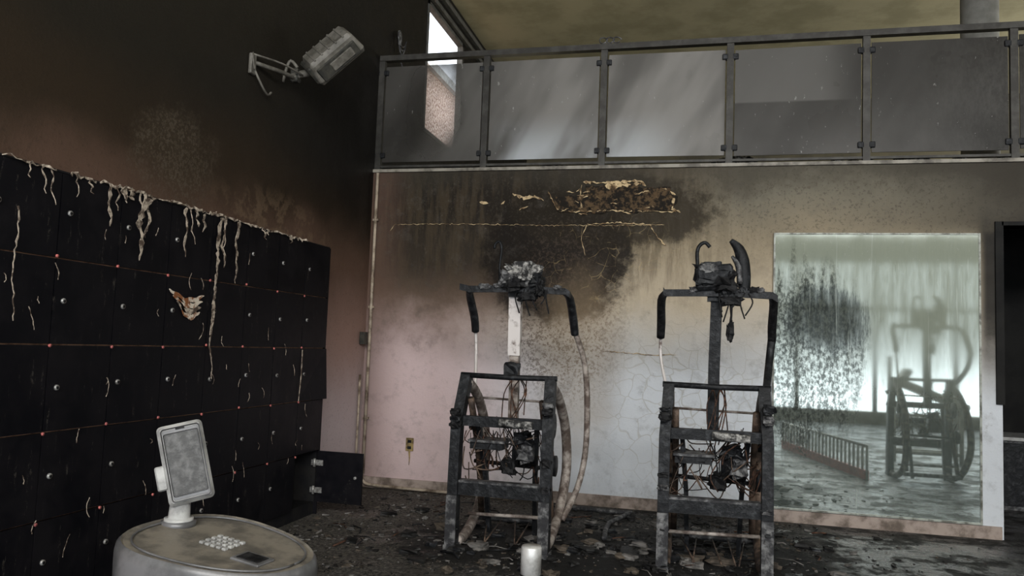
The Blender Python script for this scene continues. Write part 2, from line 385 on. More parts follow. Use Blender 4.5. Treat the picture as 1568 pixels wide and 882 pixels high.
b.box((DX0-.1, 8.6, 0), (DX1+.6, 8.7, SL-.22), MAT_DARKROOM); b.box((DX0-.1, YB+.15, 0), (DX0, 8.6, SL-.22), MAT_DARKROOM); b.box((DX1+.5, YB+.15, 0), (DX1+.6, 8.6, SL-.22), MAT_DARKROOM); b.make()
b = B('trim_door_frame')
b.box((DX0-.045, YB-.02, 1.0), (DX0+.01, YB+.17, DZ+.03), MAT_DARKROOM); b.box((DX0, YB-.02, DZ), (DX1, YB+.17, DZ+.03), MAT_DARKROOM); b.make()
b = B('storage_cabinet'); b.box((2.55, 8.0, 0), (3.2, 8.55, .62), MAT_CHARL); b.box((2.53, 7.97, .62), (3.22, 8.57, .65), MAT_KLIGHT)
b.box((2.56, 7.985, .04), (2.87, 8.0, .6), MAT_CHAR); b.box((2.88, 7.985, .04), (3.19, 8.0, .6), MAT_CHAR); b.make()
b = B('wall_front')
b.box((XW, YF-.2, 0), (XR, YF, .25), MAT_PLAIN); b.box((XW, YF-.2, 3.3), (XR, YF, 3.9), MAT_PLAIN); b.box((XW, YF-.2, 5.2), (XR, YF, ZC), MAT_PLAIN)
for xa, xb in ((XW, -2.5), (6.5, XR)): b.box((xa, YF-.2, .25), (xb, YF, 5.2), MAT_PLAIN)
b.make()
b = B('window_frame_front')
for i in range(7):
    xx = -2.5+1.5*i; b.box((xx-.04, YF-.12, .25), (xx+.04, YF-.02, 3.3), MAT_RAIL); b.box((xx-.04, YF-.12, 3.9), (xx+.04, YF-.02, 5.2), MAT_RAIL)  # upper row frames the opening made for the added high fill
b.box((-2.5, YF-.12, 2.3), (6.5, YF-.02, 2.38), MAT_RAIL); b.make()

b = B('window_1')
b.box((XW-.06, wy0, wz0), (XW+.01, wy0+.04, wz1), MAT_FRAMEW); b.box((XW-.06, wy1-.04, wz0), (XW+.01, wy1, wz1), MAT_FRAMEW)
b.box((XW-.06, wy0, wz1-.04), (XW+.01, wy1, wz1), MAT_FRAMEW); b.box((XW-.06, wy0, wz0), (XW+.01, wy1, wz0+.04), MAT_FRAMEW)
b.make()
b = B('trim_window_header')
b.box((XW, wy0-.02, wz1+.03), (XW+.04, YM, wz1+.08), MAT_FRAMEW); b.box((XW, wy0-.4, wz1+.17), (XW+.05, YM, wz1+.23), MAT_FRAMEW); b.make()
b = B('neighbour_stucco_building'); b.box((-5.2, 5, 0), (-4.5, 16, 5.9), MAT_STUC); b.box((-5.25, 4.95, 5.9), (-4.42, 16.05, 6.05), MAT_WHITE); b.make()
b = B('ground_outside'); b.box((-14, -10, -.25), (XW-.21, 20, -.05), MAT_STUC); b.make()

b = B('baseboard_back'); b.box((XW, YB-.015, 0), (DX0-.015, YB, .095), MAT_BASE); b.make()
b = B('baseboard_left'); b.box((XW, 5.47, 0), (XW+.015, YB-.016, .095), MAT_BASE); b.make()

# ------------------------------------------------------------------ conduit + outlet
b = B('electrical_conduit')
b.tube([(-2.90, 6.605, .12), (-2.90, 6.605, SL-.03)], .014, MAT_COND, 8)
b.tube([(-2.935, 6.52, 1.0), (-2.935, 6.52, .0)], .010, MAT_COND, 8)
b.box((-2.945, 6.49, 1.27), (-2.90, 6.56, 1.38), MAT_SPKD)
for zz_ in (.6, 1.6, 2.4): b.box((-2.925, 6.6, zz_), (-2.875, 6.628, zz_+.02), MAT_COND)
b.make()
b = B('floor_conduit')
b.tube([(-2.90, 6.59, .12), (-2.88, 6.59, .05), (-2.7, 6.585, .025), (-1.6, 6.58, .014)], .013, MAT_COND, 8, 3); b.make()
b = B('wall_outlet')
b.obox((-2.475, 6.624, .40), (1,0,0), (0,0,1), (0,1,0), .036, .058, .005, MAT_YEL, .004)
b.box((-2.492, 6.615, .415), (-2.458, 6.621, .44), MAT_BLACK); b.box((-2.492, 6.615, .36), (-2.458, 6.621, .385), MAT_BLACK)
b.tube([(-2.475, 6.620, .34), (-2.47, 6.622, .28), (-2.474, 6.624, .22)], [.009, .005, .002], MAT_YEL, 6)
b.make()

# ------------------------------------------------------------------ lockers
LX = -2.75; COL = .3713; ROW = .3806; LY0 = 2.855-3*COL; NC = 10; ZT = 1.995; LYE = LY0+NC*COL; ZB = ZT-5*ROW
XC = XW+.006
random.seed(5)
empty = bpy.data.objects.new('locker_bank', None); scene.collection.objects.link(empty)
b = B('carcass')
b.box((XC, LY0, .0), (LX-.03, LYE, ZB), MAT_LOCKIN)
b.box((XC, LY0, ZB), (LX-.022, LYE-COL, ZT), MAT_LOCKGAP)
b.box((XC, LYE-COL, ZB+ROW), (LX-.022, LYE, ZT), MAT_LOCKGAP)
b.box((XC+.002, LYE-COL, ZB), (XC+.01, LYE, ZB+ROW), MAT_LOCKIN)
b.box((XC, LYE-.012, ZB), (LX-.022, LYE, ZB+ROW), MAT_LOCKIN)
b.box((XC, LY0, ZT), (LX-.005, LYE, ZT+.008), MAT_LOCKIN)
b.box((XC, LYE, 0), (LX-.004, LYE+.012, ZT), MAT_LOCK)
b.make(empty)
b = B('doors')
g = .0034
for i in range(NC):
    for j in range(5):
        ya = LY0+i*COL+g; yb = ya+COL-2*g; zb = ZB+j*ROW+g; za = zb+ROW-2*g
        if i == NC-1 and j == 0:
            continue
        tilt = 0
        if i == NC-1 and j == 2: tilt = .035
        vs = [(LX-.018, ya, zb), (LX-.018, yb, zb), (LX-.018, yb, za), (LX-.018, ya, za), (LX, ya, zb), (LX+tilt, yb, zb), (LX+tilt*.3, yb, za), (LX, ya, za)]
        b.add(vs, [(0,1,2,3), (4,5,6,7), (0,1,5,4), (1,2,6,5), (2,3,7,6), (3,0,4,7)], MAT_LOCK)
b.box((LX, LYE-.022, ZB+.004), (LX+.36, LYE-.004, ZB+ROW-.004), MAT_LOCK)
b.make(empty)
b = B('locks')
for i in range(NC):
    for j in range(5):
        yy = LY0+i*COL+.055; zz_ = ZB+j*ROW+ROW*.52
        if i == NC-1 and j == 0:
            b.tube([(LX+.31, LYE-.022, zz_), (LX+.31, LYE-.035, zz_)], .012, MAT_NICK, 12); continue
        zz_ += random.uniform(-.01, .01)
        b.tube([(LX, yy, zz_), (LX+.008, yy, zz_)], .0125, MAT_NICK, 14); b.tube([(LX+.008, yy, zz_), (LX+.011, yy, zz_)], .006, MAT_BLACK, 10)
        if j > 0: b.tube([(LX-.004, yy-.053, zz_-ROW*.52), (LX+.006, yy-.053, zz_-ROW*.52)], .0075, MAT_RED, 10)
for zz_ in (ZB+.09, ZB+.29):
    b.box((LX-.05, LYE-.03, zz_-.02), (LX+.045, LYE-.022, zz_+.02), MAT_NICK); b.tube([(LX-.02, LYE-.035, zz_-.03), (LX-.02, LYE-.035, zz_+.03)], .01, MAT_NICK, 8)
b.make(empty)
b = B('peeled_strips')
def strip(y0, z0, z1, w, seed, drift=.02):
    rs = random.Random(seed); n = max(6, int((z0-z1)/.018)); pts = []; ws = []; yy = y0; xx = LX+.012
    for k in range(n+1):
        t = k/n; yy += rs.uniform(-1, 1)*.008+drift/n; xx = LX+.006+abs(math.sin(t*5+seed))*.018
        pts.append((xx, yy, z0+(z1-z0)*t)); ws.append(w*(.25+rs.random()*1.1)*(1-.55*t))
    ws[-1] = .001
    b.ribbon(pts, ws, MAT_PEEL, (1, 0, 0), .003)
S = [(2.62,1.80,1.33,.004,1),(2.72,2.0,1.88,.005,2),(2.78,2.0,1.84,.004,3),(3.12,2.0,1.80,.013,4),(3.20,2.0,1.93,.02,5),(3.26,2.0,1.95,.02,6),
     (3.36,2.0,1.66,.026,7),(3.40,1.98,1.78,.014,8),(3.70,1.99,1.72,.011,9),(3.77,1.99,1.90,.014,10),(3.84,1.98,1.88,.012,11),(4.02,1.99,1.30,.016,12),
     (4.05,1.99,1.70,.012,13),(4.19,1.99,1.62,.014,14),(4.0,1.5,1.05,.007,19),(4.45,2.0,1.93,.014,15),(4.52,2.0,1.96,.014,16),(2.9,2.0,1.9,.004,17),(3.0,1.99,1.93,.008,18),(4.8,2.0,1.95,.010,20),
     (3.33,2.0,1.86,.006,21),(3.73,2.0,1.8,.005,22),(4.04,2.0,1.82,.006,23),(2.66,2.0,1.93,.003,24),(3.16,2.0,1.88,.005,25)]
for a in S: strip(*a)
rs = random.Random(8); yy = 2.3
while yy < 4.9:
    L = rs.uniform(.08, .3); pts = []; ws = []
    n = 10
    for k in range(n+1):
        pts.append((LX+rs.uniform(0, .02), yy+L*k/n, ZT+.004+rs.uniform(-.012, .010))); ws.append(rs.uniform(.001, .008))
    b.ribbon(pts, ws, MAT_PEEL, (1, 0, 0), .004); yy += L*rs.uniform(.8, 1.4)
for k in range(52):
    yy = rs.uniform(2.3, 5.2); z0 = rs.uniform(.3, 1.9); L = rs.uniform(.02, .10); a = rs.uniform(-.4, .4); pts = []; ws = []
    cv = rs.uniform(-.02, .02)
    for q in range(9):
        t = q/8; pts.append((LX+.002, yy+a*L*t+cv*math.sin(t*3.1)+rs.uniform(-.002, .002), z0-L*t)); ws.append(.0016*rs.random()+.0004)
    b.ribbon(pts, ws, MAT_PEEL, (1, 0, 0), .002)
b.ribbon([(LX+.006, 5.09, 1.22), (LX+.01, 5.085, 1.05), (LX+.008, 5.07, .86)], [.005, .006, .003], MAT_PEEL, (1, 0, 0), .003)
b.make(empty)
b = B('scorched_decal_emblem')
for k in range(4):
    pts = []; ws = []; zz_ = 1.53-.030*k; hw = .150-.022*k
    for q in range(17):
        u = -1+2*q/16; pts.append((LX+.006, 3.76+.012*k+u*hw, zz_-.045+(.055 if u < 0 else .035)*abs(u)**1.5+.005*math.sin(u*9+k))); ws.append(.012*(1-abs(u)**3)+.002)
    b.ribbon(pts, ws, MAT_EMB if k != 2 else MAT_PEEL, (1, 0, 0), .005)
b.make(empty)

# ------------------------------------------------------------------ railing on the mezzanine
emp = bpy.data.objects.new('glass_panel_railing', None); scene.collection.objects.link(emp)
b = B('posts_and_rail'); yr = YB+.03
px = [-1.91+1.0635*i for i in range(-1, 6)]
px[0] = -2.925
for p in px:
    b.box((p-.028, yr-.02, SL), (p+.028, yr+.02, 3.93), MAT_RAIL)
    b.box((p-.06, yr-.035, SL), (p+.06, yr+.05, SL+.012), MAT_RAIL)
b.box((XW+.005, yr-.03, 3.915), (4.6, yr+.035, 3.965), MAT_RAIL)
b.box((XW+.005, yr-.012, 2.905), (4.6, yr+.012, 2.925), MAT_RAIL)
for p in px:
    for zz_ in (3.02, 3.80):
        for sgn in (-1, 1):
            b.obox((p+sgn*.042, yr, zz_), (1,0,0), (0,1,0), (0,0,1), .024, .022, .024, MAT_CHAR, .006)
b.make(emp)
b = B('glass_panels'); rs = random.Random(3)
for i in range(len(px)):
    xa = px[i]+.040; xb = (px[i+1] if i+1 < len(px) else px[i]+1.06)-.040
    t = rs.uniform(-.006, .006)
    b.obox(((xa+xb)/2, yr, 3.412+t), (1, 0, rs.uniform(-.008, .008)), (0, 0, 1), (0, 1, 0), (xb-xa)/2, .452, .005, MAT_GLASS)
b.make(emp)
b = B('mezzanine_column'); b.tube([(2.53, 8.0, SL-.02), (2.53, 8.0, ZC)], .16, MAT_COLM, 28)
b.tube([(2.53, 8.0, ZC-.12), (2.53, 8.0, ZC)], .2, MAT_COLM, 28); b.make()
b = B('burnt_mezzanine_clutter'); rs = random.Random(11)
for k in range(34):
    xx = rs.uniform(-2.6, 4); b.lump((xx, 6.95+rs.uniform(0, .4), SL+.05), (rs.uniform(.05, .2), .08, rs.uniform(.04, .1)), k, rs.choice([MAT_ASH, MAT_CHAR, MAT_CHAR, MAT_FC]), .4)
b.make()
b = B('curled_light_fitting'); rs = random.Random(2)
for k in range(3):
    c0 = Vector((-.86+.06*k, yr, 3.985))
    pts = [c0+Vector((math.cos(a)*.035, .01*math.sin(a*2), math.sin(a)*.025+.02)) for a in [q*.5 for q in range(12)]]
    b.tube(pts, .006, MAT_CHARL, 6)
b.make()
b = B('coiled_cable')
for k in range(3):
    pts = [Vector((-2.935+.004*q, 7.02+math.cos(q*.45)*(.05+.012*k), 4.22+math.sin(q*.45)*(.10-.01*k)+.03*k)) for q in range(15)]
    b.tube(pts, .007, MAT_CHARL, 6)
b.tube([(-2.94, 7.05, 4.1), (-2.9, 7.07, 4.02), (-2.93, 7.1, 3.98)], .008, MAT_CHARL, 6, 3)
b.make()

# ------------------------------------------------------------------ wall peel around the fire plume
b = B('peeling_wall_board'); rs = random.Random(21)
def patch(cx, cz, w, h, seed, m, th=.012, n=26):
    r_ = random.Random(seed); fr = []; bk = []
    for k in range(n):
        a = 2*math.pi*k/n; ca, sa = math.cos(a), math.sin(a)
        q = (abs(ca)**4+abs(sa)**4)**-.25; q *= 1+r_.uniform(-.2, .1)
        fr.append((cx+ca*q*w, YB-th, cz+sa*q*h)); bk.append((cx+ca*q*w*1.02, YB, cz+sa*q*h*1.02))
    vs = fr+bk+[(cx, YB-th*1.3, cz)]
    fs = [(k, (k+1) % n, 2*n) for k in range(n)]+[(k, k+n, (k+1) % n+n, (k+1) % n) for k in range(n)]
    b.add(vs, fs, m)
patch(-.72, 2.60, .27, .13, 1, MAT_ORANGE); patch(-.36, 2.58, .15, .11, 2, MAT_ORANGE); patch(-1.08, 2.55, .16, .075, 3, MAT_ORANGE)
def rag(pts, w, seed, m=MAT_FLAP, th=.010):
    r_ = random.Random(seed); P = []; W = []
    for i in range(len(pts)-1):
        a = pts[i]; c = pts[i+1]; n = max(2, int(math.hypot(a[0]-c[0], a[1]-c[1])/.018))
        for k in range(n):
            t = k/n; P.append((a[0]*(1-t)+c[0]*t+r_.uniform(-.004, .004), YB-.004-r_.random()*th, a[1]*(1-t)+c[1]*t+r_.uniform(-.006, .006))); W.append(w*r_.uniform(.1, 1.3))
    P.append((pts[-1][0], YB-.004, pts[-1][1])); W.append(w*.2); W[0] = w*.2
    b.ribbon(P, W, m, (0, -1, 0), .004)
TH = .016
rag([(-.99, 2.735), (-.75, 2.73), (-.50, 2.74), (-.46, 2.70)], .014, 1, th=TH)
rag([(-.80, 2.70), (-.62, 2.71), (-.5, 2.72)], .030, 14, th=TH)
rag([(-1.01, 2.72), (-1.02, 2.62), (-1.0, 2.48)], .006, 2)
rag([(-.3, 2.68), (-.22, 2.62), (-.24, 2.5), (-.17, 2.47)], .010, 3)
rag([(-1.3, 2.66), (-1.22, 2.50), (-1.05, 2.48), (-.8, 2.49), (-.5, 2.48), (-.2, 2.475)], .0045, 4)
rag([(-1.62, 2.64), (-1.50, 2.60), (-1.42, 2.62), (-1.34, 2.58)], .014, 5)
rag([(-1.92, 2.57), (-1.84, 2.56)], .012, 6); rag([(-1.72, 2.55), (-1.69, 2.58)], .012, 7); rag([(-1.55, 2.50), (-1.48, 2.53)], .011, 8)
for k in range(22):
    x_ = rs.uniform(-1.2, -.25); z_ = rs.uniform(2.46, 2.70); rag([(x_, z_), (x_+rs.uniform(.02, .08), z_+rs.uniform(-.03, .03))], .006, 40+k, th=.02)
rag([(-2.72, 2.37), (-2.3, 2.375), (-1.8, 2.372), (-1.2, 2.36), (-.3, 2.365)], .0022, 9, th=.003)
rag([(-2.72, 2.37), (-2.76, 2.31)], .002, 10, th=.003)
rag([(-.95, 2.37), (-.7, 2.385), (-.42, 2.37), (-.35, 2.26), (-.28, 2.19)], .006, 11, th=.006)
rag([(-.95, 2.37), (-1.0, 2.25), (-.96, 2.1)], .003, 12, th=.004)
rag([(-.78, 1.29), (-.4, 1.275), (-.18, 1.28)], .003, 13, th=.003)
b.make()

# ------------------------------------------------------------------ mirror
b = B('wall_mirror')
b.box((.592, YB-.022, .115), (2.072, YB-.006, 2.285), MAT_MIRROR)
b.box((.58, YB-.03, .10), (2.084, YB, .115), MAT_MEDGE); b.box((.58, YB-.03, 2.285), (2.084, YB, 2.298), MAT_MEDGE)
b.box((.578, YB-.028, .10), (.592, YB, 2.298), MAT_MEDGE); b.box((2.072, YB-.028, .10), (2.086, YB, 2.298), MAT_MEDGE)
b.make()

# ------------------------------------------------------------------ ladder climbing machines
def machine(cx, seed, white_mast, oy=0.0):
    rs = random.Random(seed)
    b = B('ladder_climbing_machine')
    def P(x, y, z): return (cx+x, y+oy, z)
    for sg in (-1, 1):
        b.beam([P(sg*.30, 4.90, 0), P(sg*.30, 4.90, .4), P(sg*.30, 4.92, .78), P(sg*.285, 5.04, 1.09)], .033, .042, MAT_CHAR)
        b.beam([P(sg*.30, 4.855, .0), P(sg*.30, 4.855, .34)], .034, .008, MAT_CHARL)
        for q in range(6): b.lump(P(sg*.30, 4.87+.02*rs.random(), rs.uniform(.1, 1.0)), (.034, .03, rs.uniform(.01, .03)), q+seed*7, rs.choice([MAT_CHAR, MAT_BLACK, MAT_CHARL]))
        RT = MAT_RUST if (white_mast) else MAT_RUST2
        b.tube([P(sg*.285, 5.05, 1.06), P(sg*.29, 5.33, .95), P(sg*.30, 5.60, .72), P(sg*.305, 5.66, .42), P(sg*.29, 5.48, .16), P(sg*.285, 5.15, .035), P(sg*.285, 4.95, .035)], .034, RT, 10, 4)
        b.tube([P(sg*.24, 5.0, .95), P(sg*.24, 5.25, .55), P(sg*.25, 5.42, .12)], .022, MAT_RUST2, 8, 3)
        b.beam([P(sg*.20, 5.06, .80), P(sg*.17, 5.20, .42), P(sg*.16, 5.3, .03)], .014, .02, MAT_CHAR)
        b.tube([P(sg*.33, 5.17, 1.68), P(sg*.355, 5.27, 1.64), P(sg*.36, 5.42, 1.50), P(sg*.365, 5.48, 1.40)], [.022, .028, .030, .028], MAT_BLACK if (seed+sg) % 2 else MAT_CHAR, 8, 3)
        if sg > 0 and white_mast:
            b.tube([P(.365, 5.48, 1.42), P(.425, 5.58, 1.2), P(.445, 5.64, .9), P(.435, 5.68, .55), P(.39, 5.62, .30), P(.32, 5.44, .12)], .022, MAT_RUST, 8, 4)
        elif sg > 0:
            b.tube([P(.365, 5.48, 1.42), P(.345, 5.44, 1.25), P(.31, 5.2, 1.08)], [.028, .026, .024], MAT_CHAR, 8, 3)
        else:
            b.tube([P(-.365, 5.48, 1.42), P(-.36, 5.5, 1.25), P(-.30, 5.3, 1.02)], .011, MAT_PALE, 8, 3)
    for sg in (-1, 1): b.box(P(sg*.30-.04, 4.84, 0), P(sg*.30+.04, 4.97, .03), MAT_CHARL)
    b.tube([P(-.325, 5.04, 1.10), P(0, 5.045, 1.095), P(.325, 5.04, 1.10)], .019, MAT_CHAR, 8)
    b.box(P(-.30, 4.93, .775), P(.30, 4.98, .84), MAT_CHAR)
    b.tube([P(-.02, 4.92, .81), P(.2, 4.92, .80)], .026, MAT_ASH, 8)
    b.box(P(-.30, 4.885, .34), P(.30, 4.95, .425), MAT_CHAR); b.box(P(-.30, 4.88, .42), P(.30, 4.955, .435), MAT_CHARL)
    b.tube([P(-.285, 5.45, .09), P(.285, 5.45, .09)], .022, MAT_CHARL, 8); b.tube([P(-.285, 5.2, .16), P(.285, 5.22, .17)], .012, MAT_RUST, 8)
    b.tube([P(-.285, 5.40, .93), P(.285, 5.40, .92)], .008, MAT_RUST, 6)
    b.tube([P(-.285, 5.30, .50), P(.285, 5.30, .48)], .014, MAT_CHAR, 6)
    for q in range(5):
        xx = -.2+.1*q; b.tube([P(xx, 5.4, .09), P(xx+rs.uniform(-.1, .1), 4.98, .04)], .005, MAT_RUST2, 6)
    if white_mast:
        b.beam([P(-.02, 5.28, 1.24), P(-.02, 5.25, 1.69)], .042, .03, MAT_PALE)
        b.beam([P(-.02, 5.31, .8), P(-.02, 5.30, 1.14), P(-.02, 5.28, 1.24)], .032, .028, MAT_RUST)
        b.lump(P(-.03, 5.27, 1.14), (.055, .04, .05), seed, MAT_CHAR)
    else:
        b.beam([P(-.01, 5.31, .8), P(-.01, 5.28, 1.2), P(.0, 5.25, 1.69)], .036, .032, MAT_CHAR)
    b.box(P(-.06, 5.19, 1.64), P(.06, 5.3, 1.68), MAT_CHAR)
    b.beam([P(-.40 if white_mast else -.34, 5.18, 1.70), P(-.33, 5.18, 1.685), P(-.1, 5.18, 1.69), P(.1, 5.18, 1.69), P(.34, 5.18, 1.68), P(.37, 5.18, 1.66)], .022, .022, MAT_CHAR, up=(0, 0, 1))
    for q in range(9):
        b.lump(P(rs.uniform(-.34, .34), 5.165, 1.695+rs.uniform(0, .02)), (rs.uniform(.015, .04), .02, rs.uniform(.01, .022)), q+seed, rs.choice([MAT_CHAR, MAT_BLACK, MAT_CHARL]))
    if white_mast:
        b.obox(P(.04, 5.2, 1.765), (1,0,-.04), (0,1,0), (.04,0,1), .115, .05, .055, MAT_CHARL, .015)
        b.lump(P(.04, 5.16, 1.80), (.11, .05, .055), 1, MAT_ASH, .6, 2.5, 20)
        b.lump(P(-.06, 5.15, 1.76), (.05, .05, .05), 2, MAT_CHARL, .5); b.lump(P(.14, 5.16, 1.75), (.045, .05, .05), 5, MAT_CHAR, .5)
        b.lump(P(.00, 5.13, 1.72), (.05, .03, .04), 7, MAT_BLACK, .7, 3); b.lump(P(.17, 5.14, 1.70), (.03, .03, .05), 8, MAT_BLACK, .7, 3)
        b.tube([P(-.12, 5.2, 1.69), P(-.13, 5.2, 1.85), P(-.12, 5.2, 1.97), P(-.14, 5.2, 2.02), P(-.17, 5.2, 2.0), P(-.17, 5.2, 1.97)], .009, MAT_CHAR, 6, 3)
    else:
        b.obox(P(-.02, 5.19, 1.79), (1,0,.08), (0,1,0), (-.08,0,1), .12, .07, .08, MAT_CHAR, .02)
        b.lump(P(-.04, 5.13, 1.80), (.10, .04, .065), 1, MAT_CHAR, .5, 2.5, 18)
        b.lump(P(-.06, 5.11, 1.84), (.05, .03, .03), 3, MAT_CHARL, .5, 2.5, 18)
        b.lump(P(.05, 5.12, 1.76), (.06, .03, .05), 13, MAT_BLACK, .7, 3)
        b.tube([P(-.125, 5.2, 1.69), P(-.125, 5.2, 1.85), P(-.13, 5.2, 1.95), P(-.115, 5.2, 2.0), P(-.08, 5.2, 2.02), P(-.05, 5.2, 1.99)], .012, MAT_CHAR, 6, 3)
        b.tube([P(.08, 5.2, 2.035), P(.13, 5.2, 1.98), P(.155, 5.2, 1.9), P(.165, 5.2, 1.8), P(.17, 5.2, 1.68)], [.015, .035, .045, .045, .035], MAT_CHAR, 8, 3)
        b.tube([P(.09, 5.19, 1.93), P(.13, 5.17, 1.86), P(.14, 5.17, 1.75)], [.01, .02, .02], MAT_CHARL, 8, 3)
        b.tube([P(.08, 5.18, 1.69), P(.09, 5.17, 1.55), P(.075, 5.17, 1.44), P(.08, 5.17, 1.42)], [.014, .007, .012, .004], MAT_BLACK, 6, 3)
        b.lump(P(.085, 5.17, 1.45), (.022, .02, .05), 12, MAT_BLACK, .5)
    b.lump(P(.08, 5.16, 1.64), (.07, .03, .03), 9, MAT_BLACK, .5)
    b.box(P(-.25, 5.0, .665), P(.0, 5.22, .68), MAT_CHARL); b.box(P(-.24, 5.02, .62), P(-.02, 5.2, .665), MAT_CHAR)
    b.tube([P(.04, 5.12, .60), P(.19, 5.12, .60)], .075, MAT_CHAR, 16); b.tube([P(.06, 5.12, .60), P(.17, 5.12, .60)], .082, MAT_BLACK, 12)
    b.lump(P(.10, 5.08, .70), (.06, .05, .04), 4, MAT_CHAR, .5); b.lump(P(.02, 5.05, .52), (.05, .04, .05), 6, MAT_BLACK, .5)
    b.lump(P(.14, 5.03, .60), (.05, .04, .05), 14, MAT_CHARL, .6)
    b.tube([P(.262, 5.2, .78), P(.29, 5.2, .78)], .085, MAT_CHAR, 20); b.tube([P(.25, 5.2, .78), P(.30, 5.2, .78)], .03, MAT_CHARL, 12)
    b.tube([P(.262, 5.32, .50), P(.29, 5.32, .50)], .07, MAT_CHAR, 20)
    b.tube([P(-.29, 5.2, .78), P(-.262, 5.2, .78)], .06, MAT_CHAR, 20)
    for k in range(56):
        x0 = rs.uniform(-.26, .26); x1 = x0+rs.uniform(-.22, .22); x1 = max(-.28, min(.28, x1)); y0 = rs.uniform(4.97, 5.25)
        z0 = rs.uniform(.5, .86); z1 = rs.uniform(.42, .8)
        b.tube([P(x0, y0, z0), P((x0+x1)/2+rs.uniform(-.07, .07), y0+rs.uniform(-.04, .04), (z0+z1)/2-rs.uniform(0, .14)), P(x1, y0+rs.uniform(-.05, .1), z1)], rs.uniform(.0022, .0055), rs.choice([MAT_WIRE, MAT_WIRE, MAT_BLACK, MAT_RUST2]), 5, 5)
    for k in range(7):
        x0 = rs.uniform(-.02, .1); b.tube([P(x0, 5.2, 1.08), P(x0+rs.uniform(-.05, .05), 5.15, .98), P(x0+rs.uniform(-.08, .08), 5.12, rs.uniform(.72, .9))], .004, MAT_WIRE, 5, 4)
    for k in range(6):
        x0 = rs.uniform(0, .24); b.tube([P(x0, 5.16, 1.69), P(x0+rs.uniform(-.03, .03), 5.15, 1.63), P(x0+rs.uniform(-.04, .04), 5.15, rs.uniform(1.5, 1.6))], .005, MAT_BLACK, 5, 4)
    return b.make()
machine(-1.215, 1, True)
machine(.11, 2, False)

mo = machine(2.45, 4, False, -1.5)
b = B('low_picket_fence'); p0 = Vector((1.2, 1.3, 0)); p1 = Vector((1.80, 3.95, 0)); N = 24
for k in range(N+1):
    p = p0.lerp(p1, k/N); b.tube([p, p+Vector((0, 0, .36))], .014, MAT_WHITE, 8)
b.tube([p0+Vector((0, 0, .36)), p1+Vector((0, 0, .36))], .014, MAT_WHITE, 8); b.beam([p0+Vector((0, 0, .05)), p1+Vector((0, 0, .05))], .02, .05, MAT_REDP, up=(1, 0, 0)); b.make()
b = B('weight_bench')
b.obox((3.0, 1.9, .86), (.9, 0, -.35), (0, 1, 0), (.35, 0, .9), .42, .17, .05, MAT_WHITE, .03)
b.obox((2.62, 1.9, 1.06), (.5, 0, .8), (0, 1, 0), (-.8, 0, .5), .16, .15, .04, MAT_WHITE, .03)
for xx in (2.5, 3.3):
    for yy in (1.78, 2.02): b.tube([(xx, yy, 0), (xx, yy, 1.36 if yy < 1.9 else .8)], .028, MAT_WHITE, 10)
b.tube([(2.5, 1.78, .12), (3.3, 1.78, .12)], .025, MAT_WHITE, 8); b.tube([(2.5, 2.02, .12), (3.3, 2.02, .12)], .025, MAT_WHITE, 8)
b.make()

# ------------------------------------------------------------------ reception kiosk (foreground)
emp = bpy.data.objects.new('check_in_kiosk', None); scene.collection.objects.link(emp)
b = B('body'); cx, cy = -1.255, 1.955; N = 48; SX = .262; SY = .225
rot = math.radians(-6)
def kp(a, s, z, tilt=True):
    ca, sa = math.cos(a), math.sin(a); e = .85
    u = math.copysign(abs(ca)**e, ca)*SX*s; v = math.copysign(abs(sa)**e, sa)*SY*s
    v *= 1-.18*(u/SX)
    xx = cx+u*math.cos(rot)-v*math.sin(rot); yy = cy+u*math.sin(rot)+v*math.cos(rot)
    return (xx, yy, z-(.13*(u+.24) if tilt else 0))
prof = [(.93, 0, False), (.95, .06, False), (.97, .35, False), (.99, .58, True), (1.0, .705, True), (1.0, .735, True), (.985, .755, True), (.95, .765, True)]
vs = []
for s_, z_, t_ in prof: vs += [kp(2*math.pi*k/N, s_, z_, t_) for k in range(N)]
fs = [(i*N+k, i*N+(k+1) % N, (i+1)*N+(k+1) % N, (i+1)*N+k) for i in range(len(prof)-1) for k in range(N)]
fs.append(tuple(range(N-1, -1, -1))); b.add(vs, fs, MAT_KBODY, True)
vs = [kp(2*math.pi*k/N, .95, .765) for k in range(N)]+[kp(2*math.pi*k/N, .93, .760) for k in range(N)]
b.add(vs, [(k, (k+1) % N, N+(k+1) % N, N+k) for k in range(N)]+[tuple(range(N, 2*N))], MAT_KTOP)
b.make(emp)
def top(x, y):
    dx, dy = x-cx, y-cy; u = dx*math.cos(-rot)-dy*math.sin(-rot); return .760-.13*(u+.24)
b = B('keypad_and_card_reader')
ux = Vector((math.cos(rot), math.sin(rot), -.13)).normalized(); uy = Vector((-math.sin(rot), math.cos(rot), 0)); uz = ux.cross(uy)
def onk(x, y, h=0): return Vector((x, y, top(x, y)+h))
for i in range(5):
    for j in range(4):
        c0 = onk(-1.265, 1.96)+ux*(i-2)*.019+uy*(j-1.5)*.024; b.obox(c0+uz*.002, ux, uy, uz, .0065, .007, .004, MAT_KLIGHT, .002)
b.obox(onk(-1.135, 1.90)+uz*.002, ux, uy, uz, .045, .036, .004, MAT_KBODY, .003); b.obox(onk(-1.135, 1.90)+uz*.005, ux, uy, uz, .034, .026, .003, MAT_BLACK, .002)
pts = [Vector(kp(2*math.pi*k/N, .86, .764)) for k in range(N+1)]; b.tube(pts, .003, MAT_KBODY, 6)
pts = [Vector(kp(math.radians(a), 1.002, .70)) for a in range(250, 282, 4)]; b.tube(pts, .007, MAT_WHITE, 8, sx=.5)
b.make(emp)
b = B('screen_post')
base = onk(-1.45, 2.02)
